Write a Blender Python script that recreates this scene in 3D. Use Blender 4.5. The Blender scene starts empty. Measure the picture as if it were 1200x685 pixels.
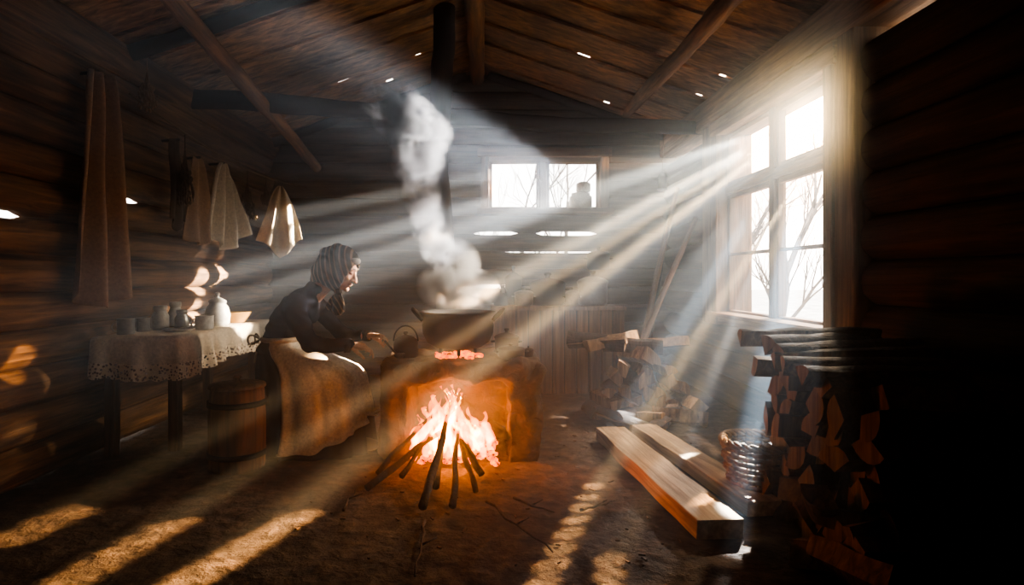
import bpy, bmesh, math, random
from mathutils import Vector, Matrix, noise, Euler
random.seed(7)
R=random.random
def U(a,b): return a+(b-a)*random.random()
scene=bpy.context.scene
COL=scene.collection
F=700.0; CH=1.1
def px(u,v,Y): return Vector(((u-570)/F*Y, Y, CH-(v-325)/F*Y))
# ---------------------------------------------------------------- materials
def nt(name):
    m=bpy.data.materials.new(name); m.use_nodes=True
    t=m.node_tree; t.nodes.clear()
    o=t.nodes.new('ShaderNodeOutputMaterial')
    return m,t,o
def N(t,k,**kw):
    n=t.nodes.new(k)
    for a,b in kw.items(): setattr(n,a,b)
    return n
def ramp(t,fac,stops):
    r=t.nodes.new('ShaderNodeValToRGB')
    e=r.color_ramp.elements
    while len(e)<len(stops): e.new(0.5)
    for i,(p,c) in enumerate(stops):
        e[i].position=p; e[i].color=(c[0],c[1],c[2],1)
    t.links.new(fac,r.inputs['Fac']); return r
def surf(name,stops,scale=(8,8,8),detail=6,rough=.85,bump=.3,bdist=.01,metal=0,distort=.6,var=.5,varscale=1.5,spec=.25,sheen=0,sss=0):
    m,t,o=nt(name)
    tc=N(t,'ShaderNodeTexCoord'); mp=N(t,'ShaderNodeMapping'); mp.inputs['Scale'].default_value=scale
    t.links.new(tc.outputs['Object'],mp.inputs['Vector'])
    n=N(t,'ShaderNodeTexNoise'); n.inputs['Scale'].default_value=1; n.inputs['Detail'].default_value=detail
    n.inputs['Roughness'].default_value=.62; n.inputs['Distortion'].default_value=distort
    t.links.new(mp.outputs[0],n.inputs['Vector'])
    r=ramp(t,n.outputs['Fac'],stops)
    n2=N(t,'ShaderNodeTexNoise'); n2.inputs['Scale'].default_value=varscale; n2.inputs['Detail'].default_value=3
    t.links.new(tc.outputs['Object'],n2.inputs['Vector'])
    r2=ramp(t,n2.outputs['Fac'],[(.3,(1-var,)*3),(.7,(1+var*.3,)*3)])
    mx=N(t,'ShaderNodeMix',data_type='RGBA',blend_type='MULTIPLY'); mx.inputs[0].default_value=1
    t.links.new(r.outputs[0],mx.inputs[6]); t.links.new(r2.outputs[0],mx.inputs[7])
    b=N(t,'ShaderNodeBsdfPrincipled'); b.inputs['Roughness'].default_value=rough; b.inputs['Metallic'].default_value=metal
    b.inputs['Specular IOR Level'].default_value=spec
    if sheen: b.inputs['Sheen Weight'].default_value=sheen
    if sss: b.inputs['Subsurface Weight'].default_value=sss; b.inputs['Subsurface Scale'].default_value=.02
    t.links.new(mx.outputs[2],b.inputs['Base Color'])
    bp=N(t,'ShaderNodeBump'); bp.inputs['Strength'].default_value=bump; bp.inputs['Distance'].default_value=bdist
    t.links.new(n.outputs['Fac'],bp.inputs['Height']); t.links.new(bp.outputs[0],b.inputs['Normal'])
    t.links.new(b.outputs[0],o.inputs['Surface'])
    return m
def wood(name,c1,c2,axis='X',s=22,rough=.8,bump=.6,**k):
    sc=[s,s,s]; sc['XYZ'.index(axis)]=s*.06
    mid=tuple((a+b)/2 for a,b in zip(c1,c2))
    return surf(name,[(.3,c1),(.5,mid),(.68,c2)],scale=sc,rough=rough,bump=bump,bdist=.012,**k)
def plain(name,c,rough=.7,metal=0,bump=.15,s=30,var=.35,**k):
    d=tuple(x*.7 for x in c)
    return surf(name,[(.35,d),(.65,c)],scale=(s,s,s),rough=rough,metal=metal,bump=bump,bdist=.004,var=var,**k)
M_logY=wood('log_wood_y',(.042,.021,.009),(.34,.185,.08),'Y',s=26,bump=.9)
M_logYr=wood('log_wood_shaded',(.018,.010,.005),(.13,.072,.035),'Y',s=26,bump=.9)  # darker copy of the log wood, right wall's shade put into the colour
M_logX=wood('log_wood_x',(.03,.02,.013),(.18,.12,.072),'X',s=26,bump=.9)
M_roof=wood('roof_board_wood',(.10,.052,.023),(.64,.36,.16),'X',s=20,bump=1)
M_beam=wood('old_beam_wood',(.06,.028,.013),(.46,.23,.09),'Z',s=26)
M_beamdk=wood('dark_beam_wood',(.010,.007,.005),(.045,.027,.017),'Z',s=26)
M_frame=wood('window_frame_wood',(.12,.065,.033),(.46,.27,.14),'Y',s=30)
M_frameZ=wood('window_frame_wood_v',(.08,.045,.025),(.32,.19,.10),'Z',s=30)
M_frameX=wood('window_frame_wood_x',(.10,.055,.03),(.36,.21,.11),'X',s=30)
M_plank=wood('sawn_plank_wood',(.22,.135,.07),(.62,.42,.24),'Z',s=24)
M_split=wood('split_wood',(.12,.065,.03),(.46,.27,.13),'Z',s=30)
M_splitdk=wood('split_wood_shaded',(.04,.025,.016),(.22,.135,.08),'Z',s=30)  # split wood darkened in colour to hold the stack's shade
M_char=surf('charred_wood',[(.35,(.01,.007,.005)),(.7,(.06,.032,.018))],scale=(40,40,12),bump=1,bdist=.01)
M_bark=surf('bark',[(.35,(.025,.016,.011)),(.7,(.11,.07,.045))],scale=(40,40,12),bump=1,bdist=.01)
M_dirt=surf('dirt_floor_mat',[(.3,(.03,.021,.015)),(.5,(.085,.058,.040)),(.75,(.19,.13,.088))],scale=(11,11,11),detail=14,bump=1,bdist=.05,rough=.95,varscale=.8,distort=0)
M_clay=surf('sooty_clay',[(.3,(.03,.021,.015)),(.55,(.10,.066,.044)),(.75,(.21,.14,.09))],scale=(9,9,9),detail=14,bump=1,bdist=.05,rough=.95,spec=.05)
M_iron=plain('cast_iron',(.004,.004,.005),rough=.6,metal=0,bump=.2,spec=.06)
M_pot=plain('tarnished_metal',(.17,.16,.145),rough=.38,metal=.7,bump=.2)
M_tin=plain('old_tin',(.42,.41,.38),rough=.38,metal=.8)
M_enamel=plain('white_enamel',(.72,.70,.64),rough=.35,var=.1)
M_yellow=plain('ochre_glaze',(.62,.36,.10),rough=.4)
M_glass=plain('jar_ceramic',(.42,.40,.34),rough=.3)
M_apron=plain('linen_apron',(.92,.85,.72),rough=.9,s=60,var=.12,sheen=.3)
M_skirt=plain('dark_wool_skirt',(.018,.017,.022),rough=.95,s=90,spec=.05)
M_jacket=plain('navy_wool_jacket',(.010,.013,.022),rough=.95,s=90,spec=.05)
M_skin=plain('skin',(.66,.38,.26),rough=.55,var=.1,bump=.08,sss=.1)
M_shoe=plain('shoe_leather',(.03,.02,.015),rough=.5)
M_hair=plain('grey_hair',(.35,.33,.31),rough=.7)
M_towel=plain('beige_towel',(.66,.52,.34),rough=.95,s=60,var=.2)
M_brown=plain('brown_cloth',(.40,.25,.14),rough=.95,s=60,var=.3)
M_cream=plain('cream_cloth',(.78,.68,.52),rough=.95,s=60,var=.15)
M_herb=plain('dried_herbs',(.10,.06,.025),rough=1)
M_rope=plain('rope',(.25,.18,.1),rough=1)
M_wick=wood('wicker',(.09,.05,.025),(.34,.21,.10),'Z',s=30)
M_twigout=plain('winter_bark',(.14,.11,.09),rough=1)
M_snow=plain('pale_ground',(.75,.73,.70),rough=1,s=2)
M_string=plain('apron_string',(.7,.6,.45),rough=.9)
def plaid():
    m,t,o=nt('striped_headscarf')
    tc=N(t,'ShaderNodeTexCoord'); mp=N(t,'ShaderNodeMapping'); mp.inputs['Rotation'].default_value=(0,math.radians(35),0)
    t.links.new(tc.outputs['Object'],mp.inputs[0])
    w=N(t,'ShaderNodeTexWave',wave_type='BANDS',bands_direction='X'); w.inputs['Scale'].default_value=11; w.inputs['Distortion'].default_value=1.0; w.inputs['Detail'].default_value=1; w.inputs['Detail Scale'].default_value=.6
    t.links.new(mp.outputs[0],w.inputs['Vector'])
    r=ramp(t,w.outputs['Fac'],[(.66,(.022,.016,.013)),(.9,(.24,.165,.10))])
    b=N(t,'ShaderNodeBsdfPrincipled'); b.inputs['Roughness'].default_value=.9
    t.links.new(r.outputs[0],b.inputs['Base Color']); t.links.new(b.outputs[0],o.inputs['Surface']); return m
M_scarf=plaid()
def lace():
    m,t,o=nt('lace_edge')
    tc=N(t,'ShaderNodeTexCoord'); v=N(t,'ShaderNodeTexVoronoi'); v.inputs['Scale'].default_value=55
    t.links.new(tc.outputs['Object'],v.inputs['Vector'])
    r=ramp(t,v.outputs['Distance'],[(.33,(0,0,0)),(.40,(1,1,1))])
    b=N(t,'ShaderNodeBsdfPrincipled'); b.inputs['Base Color'].default_value=(.72,.62,.48,1); b.inputs['Roughness'].default_value=.9
    tr=N(t,'ShaderNodeBsdfTransparent'); mx=N(t,'ShaderNodeMixShader')
    t.links.new(r.outputs[0],mx.inputs[0]); t.links.new(tr.outputs[0],mx.inputs[1]); t.links.new(b.outputs[0],mx.inputs[2])
    t.links.new(mx.outputs[0],o.inputs['Surface']); return m
M_lace=lace()
def volem(name,col,st):
    m,t,o=nt(name); e=N(t,'ShaderNodeEmission'); e.inputs[0].default_value=(*col,1); e.inputs[1].default_value=st
    t.links.new(e.outputs[0],o.inputs['Volume']); return m
M_fl1=volem('flame_orange',(1,.17,.010),130)
M_fl2=volem('flame_yellow',(1,.36,.04),330)
def ember():
    m,t,o=nt('glowing_embers'); tc=N(t,'ShaderNodeTexCoord'); n=N(t,'ShaderNodeTexNoise'); n.inputs['Scale'].default_value=35; n.inputs['Detail'].default_value=5
    t.links.new(tc.outputs['Object'],n.inputs['Vector'])
    r=ramp(t,n.outputs['Fac'],[(.38,(.05,.004,0)),(.5,(1,.12,.004)),(.66,(1,.30,.02))])
    e=N(t,'ShaderNodeEmission'); e.inputs[1].default_value=3.2; t.links.new(r.outputs[0],e.inputs[0]); t.links.new(e.outputs[0],o.inputs['Surface']); return m
M_ember=ember()
# ---------------------------------------------------------------- mesh helpers
def mk(name,bm,mats,parent=None,smooth=True,mat4=None):
    me=bpy.data.meshes.new(name); bmesh.ops.recalc_face_normals(bm,faces=bm.faces[:]); bm.to_mesh(me); bm.free()
    if not isinstance(mats,(list,tuple)): mats=[mats]
    for m in mats: me.materials.append(m)
    if smooth:
        for p in me.polygons: p.use_smooth=True
    o=bpy.data.objects.new(name,me); COL.objects.link(o)
    if mat4 is not None: o.matrix_world=mat4
    if parent: o.parent=parent
    return o
def empty(name,loc=(0,0,0)):
    e=bpy.data.objects.new(name,None); e.empty_display_size=.1; COL.objects.link(e); return e
def nz(p,s,seed=0): return noise.noise(Vector((p[0]*s+seed*13.7,p[1]*s+seed*7.1,p[2]*s+seed*3.3)))
def tube(bm,pts,rad,seg=10,amp=0,ns=6,seed=0,mi=0,flat=1.0,closed=False):
    pts=[Vector(p) for p in pts]; n=len(pts)
    if not isinstance(rad,(list,tuple)): rad=[rad]*n
    t0=(pts[1]-pts[0]).normalized()
    a=Vector((0,0,1)) if abs(t0.z)<.9 else Vector((1,0,0))
    u=t0.cross(a).normalized(); rings=[]
    for i in range(n):
        if closed: t=(pts[(i+1)%n]-pts[i-1]).normalized()
        else: t=(pts[min(i+1,n-1)]-pts[max(i-1,0)]).normalized()
        u=(u-t*u.dot(t)).normalized(); v=t.cross(u)
        ring=[]
        for k in range(seg):
            th=2*math.pi*k/seg; d=u*math.cos(th)+v*math.sin(th)*flat
            r=rad[i]
            p=pts[i]+d*r
            if amp: p+=d*amp*nz(p,ns,seed)
            ring.append(bm.verts.new(p))
        rings.append(ring)
    m=n if closed else n-1
    for i in range(m):
        A=rings[i];B=rings[(i+1)%n]
        for k in range(seg):
            f=bm.faces.new((A[k],A[(k+1)%seg],B[(k+1)%seg],B[k])); f.material_index=mi
    if not closed:
        for ring in (rings[0],rings[-1]):
            try: f=bm.faces.new(ring); f.material_index=mi
            except: pass
    return rings
def ell(bm,c,r,rot=None,sub=3,mi=0):
    if not hasattr(r,'__len__'): r=(r,r,r)
    mt=Matrix.Translation(Vector(c))
    if rot is not None: mt=mt@rot.to_4x4()
    mt=mt@Matrix.Diagonal((r[0],r[1],r[2],1))
    bmesh.ops.create_icosphere(bm,subdivisions=sub,radius=1,matrix=mt)
def box(bm,lo,hi,mi=0,mt=None):
    c=(Vector(lo)+Vector(hi))/2; s=Vector(hi)-Vector(lo)
    m=Matrix.Translation(c)@Matrix.Diagonal((s.x,s.y,s.z,1))
    if mt is not None: m=mt@m
    g=bmesh.ops.create_cube(bm,size=1,matrix=m)
    return g['verts']
def bevel(o,w=.006,seg=2):
    m=o.modifiers.new('bevel','BEVEL'); m.width=w; m.segments=seg; m.limit_method='ANGLE'
def lathe(bm,c,prof,seg=36,mi=0,wob=0):
    c=Vector(c); rings=[]
    for r,z in prof:
        rings.append([bm.verts.new(c+Vector((math.cos(2*math.pi*k/seg)*r,math.sin(2*math.pi*k/seg)*r,z))) for k in range(seg)])
    for A,B in zip(rings,rings[1:]):
        for k in range(seg):
            f=bm.faces.new((A[k],A[(k+1)%seg],B[(k+1)%seg],B[k])); f.material_index=mi
    for ring in (rings[0],rings[-1]):
        if (ring[0].co-ring[seg//2].co).length>1e-4:
            f=bm.faces.new(ring); f.material_index=mi
def blob(name,bm,mat,voxel,smooth=2,parent=None,disp=0,ds=8,seed=1,mat4=None):
    me=bpy.data.meshes.new('tmp'); bmesh.ops.recalc_face_normals(bm,faces=bm.faces[:]); bm.to_mesh(me); bm.free()
    o=bpy.data.objects.new('tmp',me); COL.objects.link(o)
    m=o.modifiers.new('r','REMESH'); m.mode='VOXEL'; m.voxel_size=voxel
    if smooth:
        s=o.modifiers.new('s','SMOOTH'); s.iterations=smooth; s.factor=.5
    dg=bpy.context.evaluated_depsgraph_get(); dg.update()
    me2=bpy.data.meshes.new_from_object(o.evaluated_get(dg)); bpy.data.objects.remove(o)
    me2.materials.clear(); me2.materials.append(mat)
    if disp:
        ns=[v.normal.copy() for v in me2.vertices]
        for v,nn in zip(me2.vertices,ns):
            v.co+=nn*disp*(nz(v.co,ds,seed)+.5*nz(v.co,ds*2.3,seed+4))
    for p in me2.polygons: p.use_smooth=True
    me2.name=name
    ob=bpy.data.objects.new(name,me2); COL.objects.link(ob)
    if mat4 is not None: ob.matrix_world=mat4
    if parent: ob.parent=parent
    return ob
def axis_matrix(p0,p1,up=(0,0,1)):
    p0=Vector(p0);p1=Vector(p1); z=(p1-p0).normalized(); up=Vector(up)
    if abs(z.dot(up))>.97: up=Vector((0,1,0))
    x=up.cross(z).normalized(); y=z.cross(x)
    m=Matrix((x,y,z)).transposed().to_4x4(); m.translation=p0; return m
# ---------------------------------------------------------------- room logs
def wall_log(bm,axis,c,z,a0,a1,r,seed,notches=(),seg=18):
    n=max(3,int((a1-a0)/.09)); rings=[]
    for i in range(n+1):
        a=a0+(a1-a0)*i/n
        oc=c+.008*nz((a,0,z),1.2,seed); oz=z+.007*nz((a,5,z),1.1,seed+3)
        rr=r*(1+.03*nz((a,9,z),.7,seed+5)); ring=[]
        for k in range(seg):
            th=2*math.pi*k/seg; q=rr
            cs,sn=math.cos(th),math.sin(th)
            for (n0,n1,side) in notches:
                if n0<a<n1 and sn*side>.3: q-=.026*min(1,(a-n0)/.08,(n1-a)/.08)
            x=oc+cs*q; zz=oz+sn*q
            d=.006*nz((a*.8,x*6,zz*6),1.5,seed)
            x+=cs*d; zz+=sn*d
            ring.append(bm.verts.new((x,a,zz) if axis=='Y' else (a,x,zz)))
        rings.append(ring)
    for A,B in zip(rings,rings[1:]):
        for k in range(seg): bm.faces.new((A[k],A[(k+1)%seg],B[(k+1)%seg],B[k]))
    bm.faces.new(rings[0]); bm.faces.new(rings[-1])
Y0=-1.0; YB=6.7; XL=-2.4; XR=2.0
bm=bmesh.new()
for i in range(12):
    z=.10+i*.205; nn=[]
    if i==8: nn=[(3.72,4.35,-1)]
    if i==7: nn=[(2.85,3.25,-1),(3.75,4.3,1)]
    if i==6: nn=[(2.85,3.25,1)]
    wall_log(bm,'Y',XL-.108,z,Y0-.2,YB+.35,.109,i,nn)
mk('wall_left',bm,M_logY)
bm=bmesh.new(); wall_log(bm,'Y',XL-.06,2.545,Y0-.2,YB+.35,.13,60); mk('trim_1',bm,M_logY)
bm=bmesh.new()
for i in range(10):
    z=.12+i*.238
    if .74<z<2.35:
        wall_log(bm,'Y',XR+.125,z,Y0-.2,3.22,.127,100+i); wall_log(bm,'Y',XR+.125,z,5.44,YB+.35,.127,130+i)
    else: wall_log(bm,'Y',XR+.125,z,Y0-.2,YB+.35,.127,100+i)
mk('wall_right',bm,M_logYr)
bm=bmesh.new(); v=box(bm,(XR-.06,Y0,2.44),(XR+.22,YB,2.68)); o=mk('trim_2',bm,M_frame,smooth=False); bevel(o,.02,3)
bm=bmesh.new()
for i in range(17):
    z=.10+i*.2; nn=[]
    if i==7: nn=[(-.15,.38,1),(.55,1.25,1)]
    if i==8: nn=[(-.15,.38,-1),(.55,1.25,-1)]
    if i==6: nn=[(.15,1.25,1)]
    if i==5: nn=[(-.15,.3,-1)]
    if i==4: nn=[(-.15,.3,1),(.05,.5,-1)]
    if i==3: nn=[(.05,.5,1)]
    x0,x1=XL-.3,XR+.35
    if z>2.55:
        w=(3.42-z+.06)/.345; x0=max(x0,-.1-w); x1=min(x1,-.1+w)
        if x1-x0<.3: continue
    if 1.82<z<2.5:
        wall_log(bm,'X',YB+.11,z,x0,-.04,.108,200+i); wall_log(bm,'X',YB+.11,z,1.34,x1,.108,230+i)
    else: wall_log(bm,'X',YB+.11,z,x0,x1,.108,200+i,nn)
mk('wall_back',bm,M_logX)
bm=bmesh.new()
for i in range(18):
    z=.10+i*.2; wall_log(bm,'X',Y0-.1,z,XL-.3,XR+.3,.112,300+i)
mk('wall_front',bm,M_logX)
bm=bmesh.new(); nx,ny=110,180
gv=[[None]*(ny+1) for _ in range(nx+1)]
for i in range(nx+1):
    for j in range(ny+1):
        x=XL-.2+(XR-XL+.5)*i/nx; y=Y0-.2+(YB-Y0+.5)*j/ny
        z=.010*nz((x,y,0),2.2,1)+.006*nz((x,y,0),7,2)+.005*nz((x,y,0),18,5)-.008
        gv[i][j]=bm.verts.new((x,y,z))
for i in range(nx):
    for j in range(ny): bm.faces.new((gv[i][j],gv[i+1][j],gv[i+1][j+1],gv[i][j+1]))
mk('floor',bm,M_dirt)
bm=bmesh.new(); box(bm,(-40,-40,-.3),(40,60,-.12)); mk('ground',bm,M_snow,smooth=False)
# roof boards
bm=bmesh.new()
def slope_board(bm,side,y0,y1,d0,d1,lift,seed,th=.024):
    n=8; vs=[]
    for i in range(n+1):
        d=d0+(d1-d0)*i/n; x=-.1+side*d; z=3.42-.345*d+lift+.006*nz((d,y0,0),1.5,seed)
        ya=y0+.006*nz((d,y0,3),2,seed); yb=y1+.006*nz((d,y1,7),2,seed)
        vs.append([bm.verts.new(q) for q in ((x,ya,z),(x,yb,z+.004*math.sin(seed)),(x,yb,z+th),(x,ya,z+th))])
    for A,B in zip(vs,vs[1:]):
        for k in range(4): bm.faces.new((A[k],A[(k+1)%4],B[(k+1)%4],B[k]))
    bm.faces.new(vs[0]); bm.faces.new(vs[-1])
for side in (-1,1):
    y=Y0-.3; i=0
    L=2.75 if side<0 else 2.35
    while y<YB+.2:
        w=U(.20,.29); lift=(i%2)*.030+U(0,.004)
        slope_board(bm,side,y,y+w,-.0,L,lift,i+50*(side+1))
        gap=-.05
        if R()<(.3 if side<0 else .5):
            gap=U(.006,.012)
            d=0
            while d<L:
                d2=d+U(.4,1.0); slope_board(bm,side,y+w-.12,y+w+gap+.12,d,min(d2,L),.055,i+7,th=.02)
                d=d2+(U(.03,.12) if R()<.7 else -.02)
        y+=w+gap; i+=1
mk('ceiling',bm,M_roof,smooth=False)
def pole(name,p0,p1,r0,r1,mat,bend=.02,seed=0,seg=16,amp=.35):
    p0=Vector(p0);p1=Vector(p1);L=(p1-p0).length; bm=bmesh.new(); n=max(8,int(L/.12)); pts=[];rad=[]
    for i in range(n+1):
        t=i/n; pts.append((bend*nz((t*2.2,0,0),1,seed)*math.sin(math.pi*t)*2.2,bend*nz((t*2.2,4,0),1,seed+9)*math.sin(math.pi*t)*2.2,L*t)); rad.append((r0+(r1-r0)*t)*(1+.08*nz((t*9,1,2),1,seed)))
    tube(bm,pts,rad,seg,amp=r0*amp*.5,ns=7,seed=seed)
    return mk(name,bm,mat,mat4=axis_matrix(p0,p1))
pole('ridge_beam',(-.1,Y0,3.33),(-.1,YB+.05,3.33),.085,.08,M_beam,.01,1)
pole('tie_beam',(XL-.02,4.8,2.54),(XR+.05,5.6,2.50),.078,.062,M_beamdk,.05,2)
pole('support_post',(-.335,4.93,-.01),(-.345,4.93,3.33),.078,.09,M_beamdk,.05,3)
a=px(205,0,3.4); b=px(371,196,6.62); d=(b-a)
pole('roof_pole',a-d*.22,b,.06,.055,M_beam,.02,4)
a=px(860,-5,3.3); b=px(735,132,6.55); d=(b-a)
pole('roof_pole',a-d*.3,b,.065,.06,M_beam,.02,5)
for s,yy in ((-1,6.58),(1,6.58),(-1,3.95)):
    L=2.3 if s<0 else 2.05
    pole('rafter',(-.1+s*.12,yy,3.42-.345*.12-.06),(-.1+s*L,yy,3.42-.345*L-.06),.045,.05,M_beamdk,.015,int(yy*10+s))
# ---------------------------------------------------------------- windows
def part(parent,name,lo,hi,mat,bw=.006):
    bm=bmesh.new(); box(bm,lo,hi); o=mk(name,bm,mat,parent,smooth=False); bevel(o,bw); return o
w=empty('window_1')
X0,X1=XR-.03,XR+.26
part(w,'jamb_near',(X0-.01,3.19,.70),(X1,3.44,2.46),M_frameZ,.015)
part(w,'jamb_far',(X0,5.07,.70),(X1,5.46,2.46),M_frameZ,.015)
part(w,'header',(X0,3.4,2.31),(X1,5.1,2.46),M_frame,.01)
part(w,'sill_block',(X0,3.4,.71),(X1,5.1,.79),M_frame,.01)
part(w,'sill_board',(X0-.07,3.18,.775),(X1-.1,5.2,.81),M_frame,.008)
part(w,'casing_near',(X0-.03,3.36,.80),(X0+.01,3.45,2.36),M_frameZ)
part(w,'casing_far',(X0-.03,5.05,.80),(X0+.01,5.16,2.36),M_frameZ)
part(w,'casing_top',(X0-.035,3.34,2.30),(X0+.01,5.18,2.43),M_frame)
xg0,xg1=XR+.05,XR+.10
def sash(y0,y1,z0,z1,nr,tag):
    t=.038
    part(w,tag+'_stile_a',(xg0,y0,z0),(xg1,y0+t,z1),M_frameZ,.004); part(w,tag+'_stile_b',(xg0,y1-t,z0),(xg1,y1,z1),M_frameZ,.004)
    part(w,tag+'_rail_a',(xg0,y0+t,z0),(xg1,y1-t,z0+t),M_frame,.004); part(w,tag+'_rail_b',(xg0,y0+t,z1-t),(xg1,y1-t,z1),M_frame,.004)
    for k in range(1,nr):
        zz=z0+(z1-z0)*k/nr; part(w,tag+'_muntin_%d'%k,(xg0+.01,y0+t,zz-.013),(xg1-.01,y1-t,zz+.013),M_frame,.003)
part(w,'mullion',(xg0-.02,4.22,.79),(xg1+.02,4.30,2.31),M_frameZ)
part(w,'transom',(xg0-.02,3.42,1.80),(xg1+.02,5.08,1.87),M_frame)
sash(3.43,4.23,.79,1.80,2,'lower_near'); sash(4.29,5.08,.79,1.80,2,'lower_far')
sash(3.43,4.23,1.87,2.31,1,'upper_near'); sash(4.29,5.08,1.87,2.31,1,'upper_far')
w=empty('window_2'); yA,yB=YB-.03,YB+.22
part(w,'jamb_left',(-.06,yA,1.80),(.03,yB,2.52),M_frameZ); part(w,'jamb_right',(1.28,yA,1.80),(1.37,yB,2.52),M_frameZ)
part(w,'header',(-.10,yA-.02,2.45),(1.40,yB,2.54),M_frameX); part(w,'sill_board',(-.10,yA-.12,1.80),(1.40,yB,1.865),M_frameX)
part(w,'mullion',(.60,YB+.05,1.86),(.68,YB+.13,2.46),M_frameZ)
for x0,x1,tg in ((.03,.60,'left'),(.68,1.28,'right')):
    t=.035
    part(w,tg+'_stile_a',(x0,YB+.06,1.86),(x0+t,YB+.11,2.45),M_frameZ,.003); part(w,tg+'_stile_b',(x1-t,YB+.06,1.86),(x1,YB+.11,2.45),M_frameZ,.003)
    part(w,tg+'_rail_a',(x0+t,YB+.06,1.86),(x1-t,YB+.11,1.90),M_frameX,.003); part(w,tg+'_rail_b',(x0+t,YB+.06,2.41),(x1-t,YB+.11,2.45),M_frameX,.003)
# ---------------------------------------------------------------- stove
st=empty('clay_hearth')
bm=bmesh.new()
box(bm,(-.64,3.60,-.03),(-.47,4.32,.50)); box(bm,(.14,3.58,-.03),(.32,4.32,.50)); box(bm,(-.6,4.15,-.03),(.3,4.32,.5))
box(bm,(-.65,3.56,.47),(.33,4.33,.585))
for k in range(22):
    a=U(0,1); x=-.62+.92*a; ell(bm,(x,3.585,.555+U(-.02,.02)),(U(.05,.08),.035,.04),sub=2)
for k in range(8): ell(bm,(-.6,3.6,.05+k*.06),(.05,.05,.05),sub=2); ell(bm,(.27,3.6,.05+k*.06),(.06,.05,.05),sub=2)
blob('hearth_body',bm,M_clay,.02,3,st,disp=.035,ds=7,seed=3)
bm=bmesh.new()
for k in range(80):
    a=U(0,6.28); r=U(.04,.16); ell(bm,(-.184+r*math.cos(a),3.83+r*math.sin(a)*.9,.603+U(-.005,.008)),(U(.012,.026),U(.012,.02),U(.008,.014)),sub=1)
mk('embers_top',bm,M_ember,st,smooth=False)
bm=bmesh.new()
for k in range(130):
    x=U(-.38,.06); y=U(3.45,3.95); ell(bm,(x,y,.012+U(0,.03)),(U(.012,.035),U(.012,.03),U(.01,.02)),sub=1)
mk('embers_bed',bm,M_ember,st,smooth=False)
pc=(-.184,3.88,.64)
pt=empty('cooking_cauldron')
bm=bmesh.new()
lathe(bm,pc,[(0,0),(.08,.0),(.15,.012),(.20,.045),(.228,.10),(.232,.15),(.225,.205),(.24,.222),(.25,.235),(.245,.242),(.228,.24),(.212,.2),(.20,.12),(.15,.04),(0,.03)],48)
mk('pot_body',bm,M_iron,pt)
bm=bmesh.new()
for s in (-1,1):
    pts=[Vector(pc)+Vector((s*(.225+.07*math.sin(t)),.0+.055*math.cos(t),.185+.07*math.sin(t))) for t in [math.pi*k/10 for k in range(11)]]
    tube(bm,pts,.012,8)
mk('ear_handles',bm,M_iron,pt)
bm=bmesh.new()
for k in range(3):
    a=k*2.094+.6; x,y=pc[0]+.13*math.cos(a),pc[1]+.13*math.sin(a); tube(bm,[(x,y,.57),(x,y,.66)],.012,8)
mk('trivet_feet',bm,M_iron,pt)
bm=bmesh.new(); lathe(bm,pc,[(0,.175),(.208,.176)],40); mk('broth',bm,plain('broth',(.35,.22,.1),rough=.2),pt)
def kettle(name,c,r,h,mat,bail=True,knob=True,spout=0):
    e=empty(name); bm=bmesh.new()
    lathe(bm,c,[(0,0),(r*.92,0),(r,.012),(r,h*.62),(r*.9,h*.78),(r*.72,h*.84),(r*.70,h*.87),(r*.5,h*.93),(r*.15,h*.97),(r*.12,h*1.0),(r*.2,h*1.05),(r*.15,h*1.12),(0,h*1.13)],32)
    mk('body',bm,mat,e)
    if bail:
        bm=bmesh.new(); pts=[Vector(c)+Vector((r*1.0*math.cos(t),0,h*.7+r*1.25*math.sin(t))) for t in [math.pi*k/16 for k in range(17)]]
        tube(bm,pts,.005,8); mk('bail_handle',bm,mat,e)
    if spout:
        bm=bmesh.new(); tube(bm,[Vector(c)+Vector((spout*r*.9,-.01,h*.3)),Vector(c)+Vector((spout*r*1.3,-.01,h*.5)),Vector(c)+Vector((spout*r*1.6,-.01,h*.85))],[.018,.013,.009],10); mk('spout',bm,mat,e)
    return e
def lidpot(name,c,r,h,mat,ears=True):
    e=empty(name); bm=bmesh.new()
    lathe(bm,c,[(0,0),(r*.85,0),(r*.98,h*.1),(r,h*.7),(r*1.05,h*.72),(r*1.05,h*.76),(r*.9,h*.84),(r*.45,h*.92),(r*.14,h*.95),(r*.12,h*1.02),(r*.22,h*1.07),(r*.18,h*1.13),(0,h*1.14)],32)
    mk('body',bm,mat,e)
    if ears:
        bm=bmesh.new()
        for s in (-1,1):
            pts=[Vector(c)+Vector((s*(r*.97+r*.28*math.sin(t)),r*.3*math.cos(t),h*.55)) for t in [math.pi*k/8 for k in range(9)]]
            tube(bm,pts,.006,6)
        mk('ears',bm,mat,e)
    return e
ZT=.592
kettle('kettle',(-.517,3.83,ZT),.078,.145,M_iron,spout=0)
lidpot('saucepan',(.135,3.98,ZT),.080,.15,M_iron)
lidpot('saucepan',(.155,3.74,ZT),.085,.085,M_iron)
lidpot('saucepan',(.270,3.84,ZT),.035,.06,M_iron,False)
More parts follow.
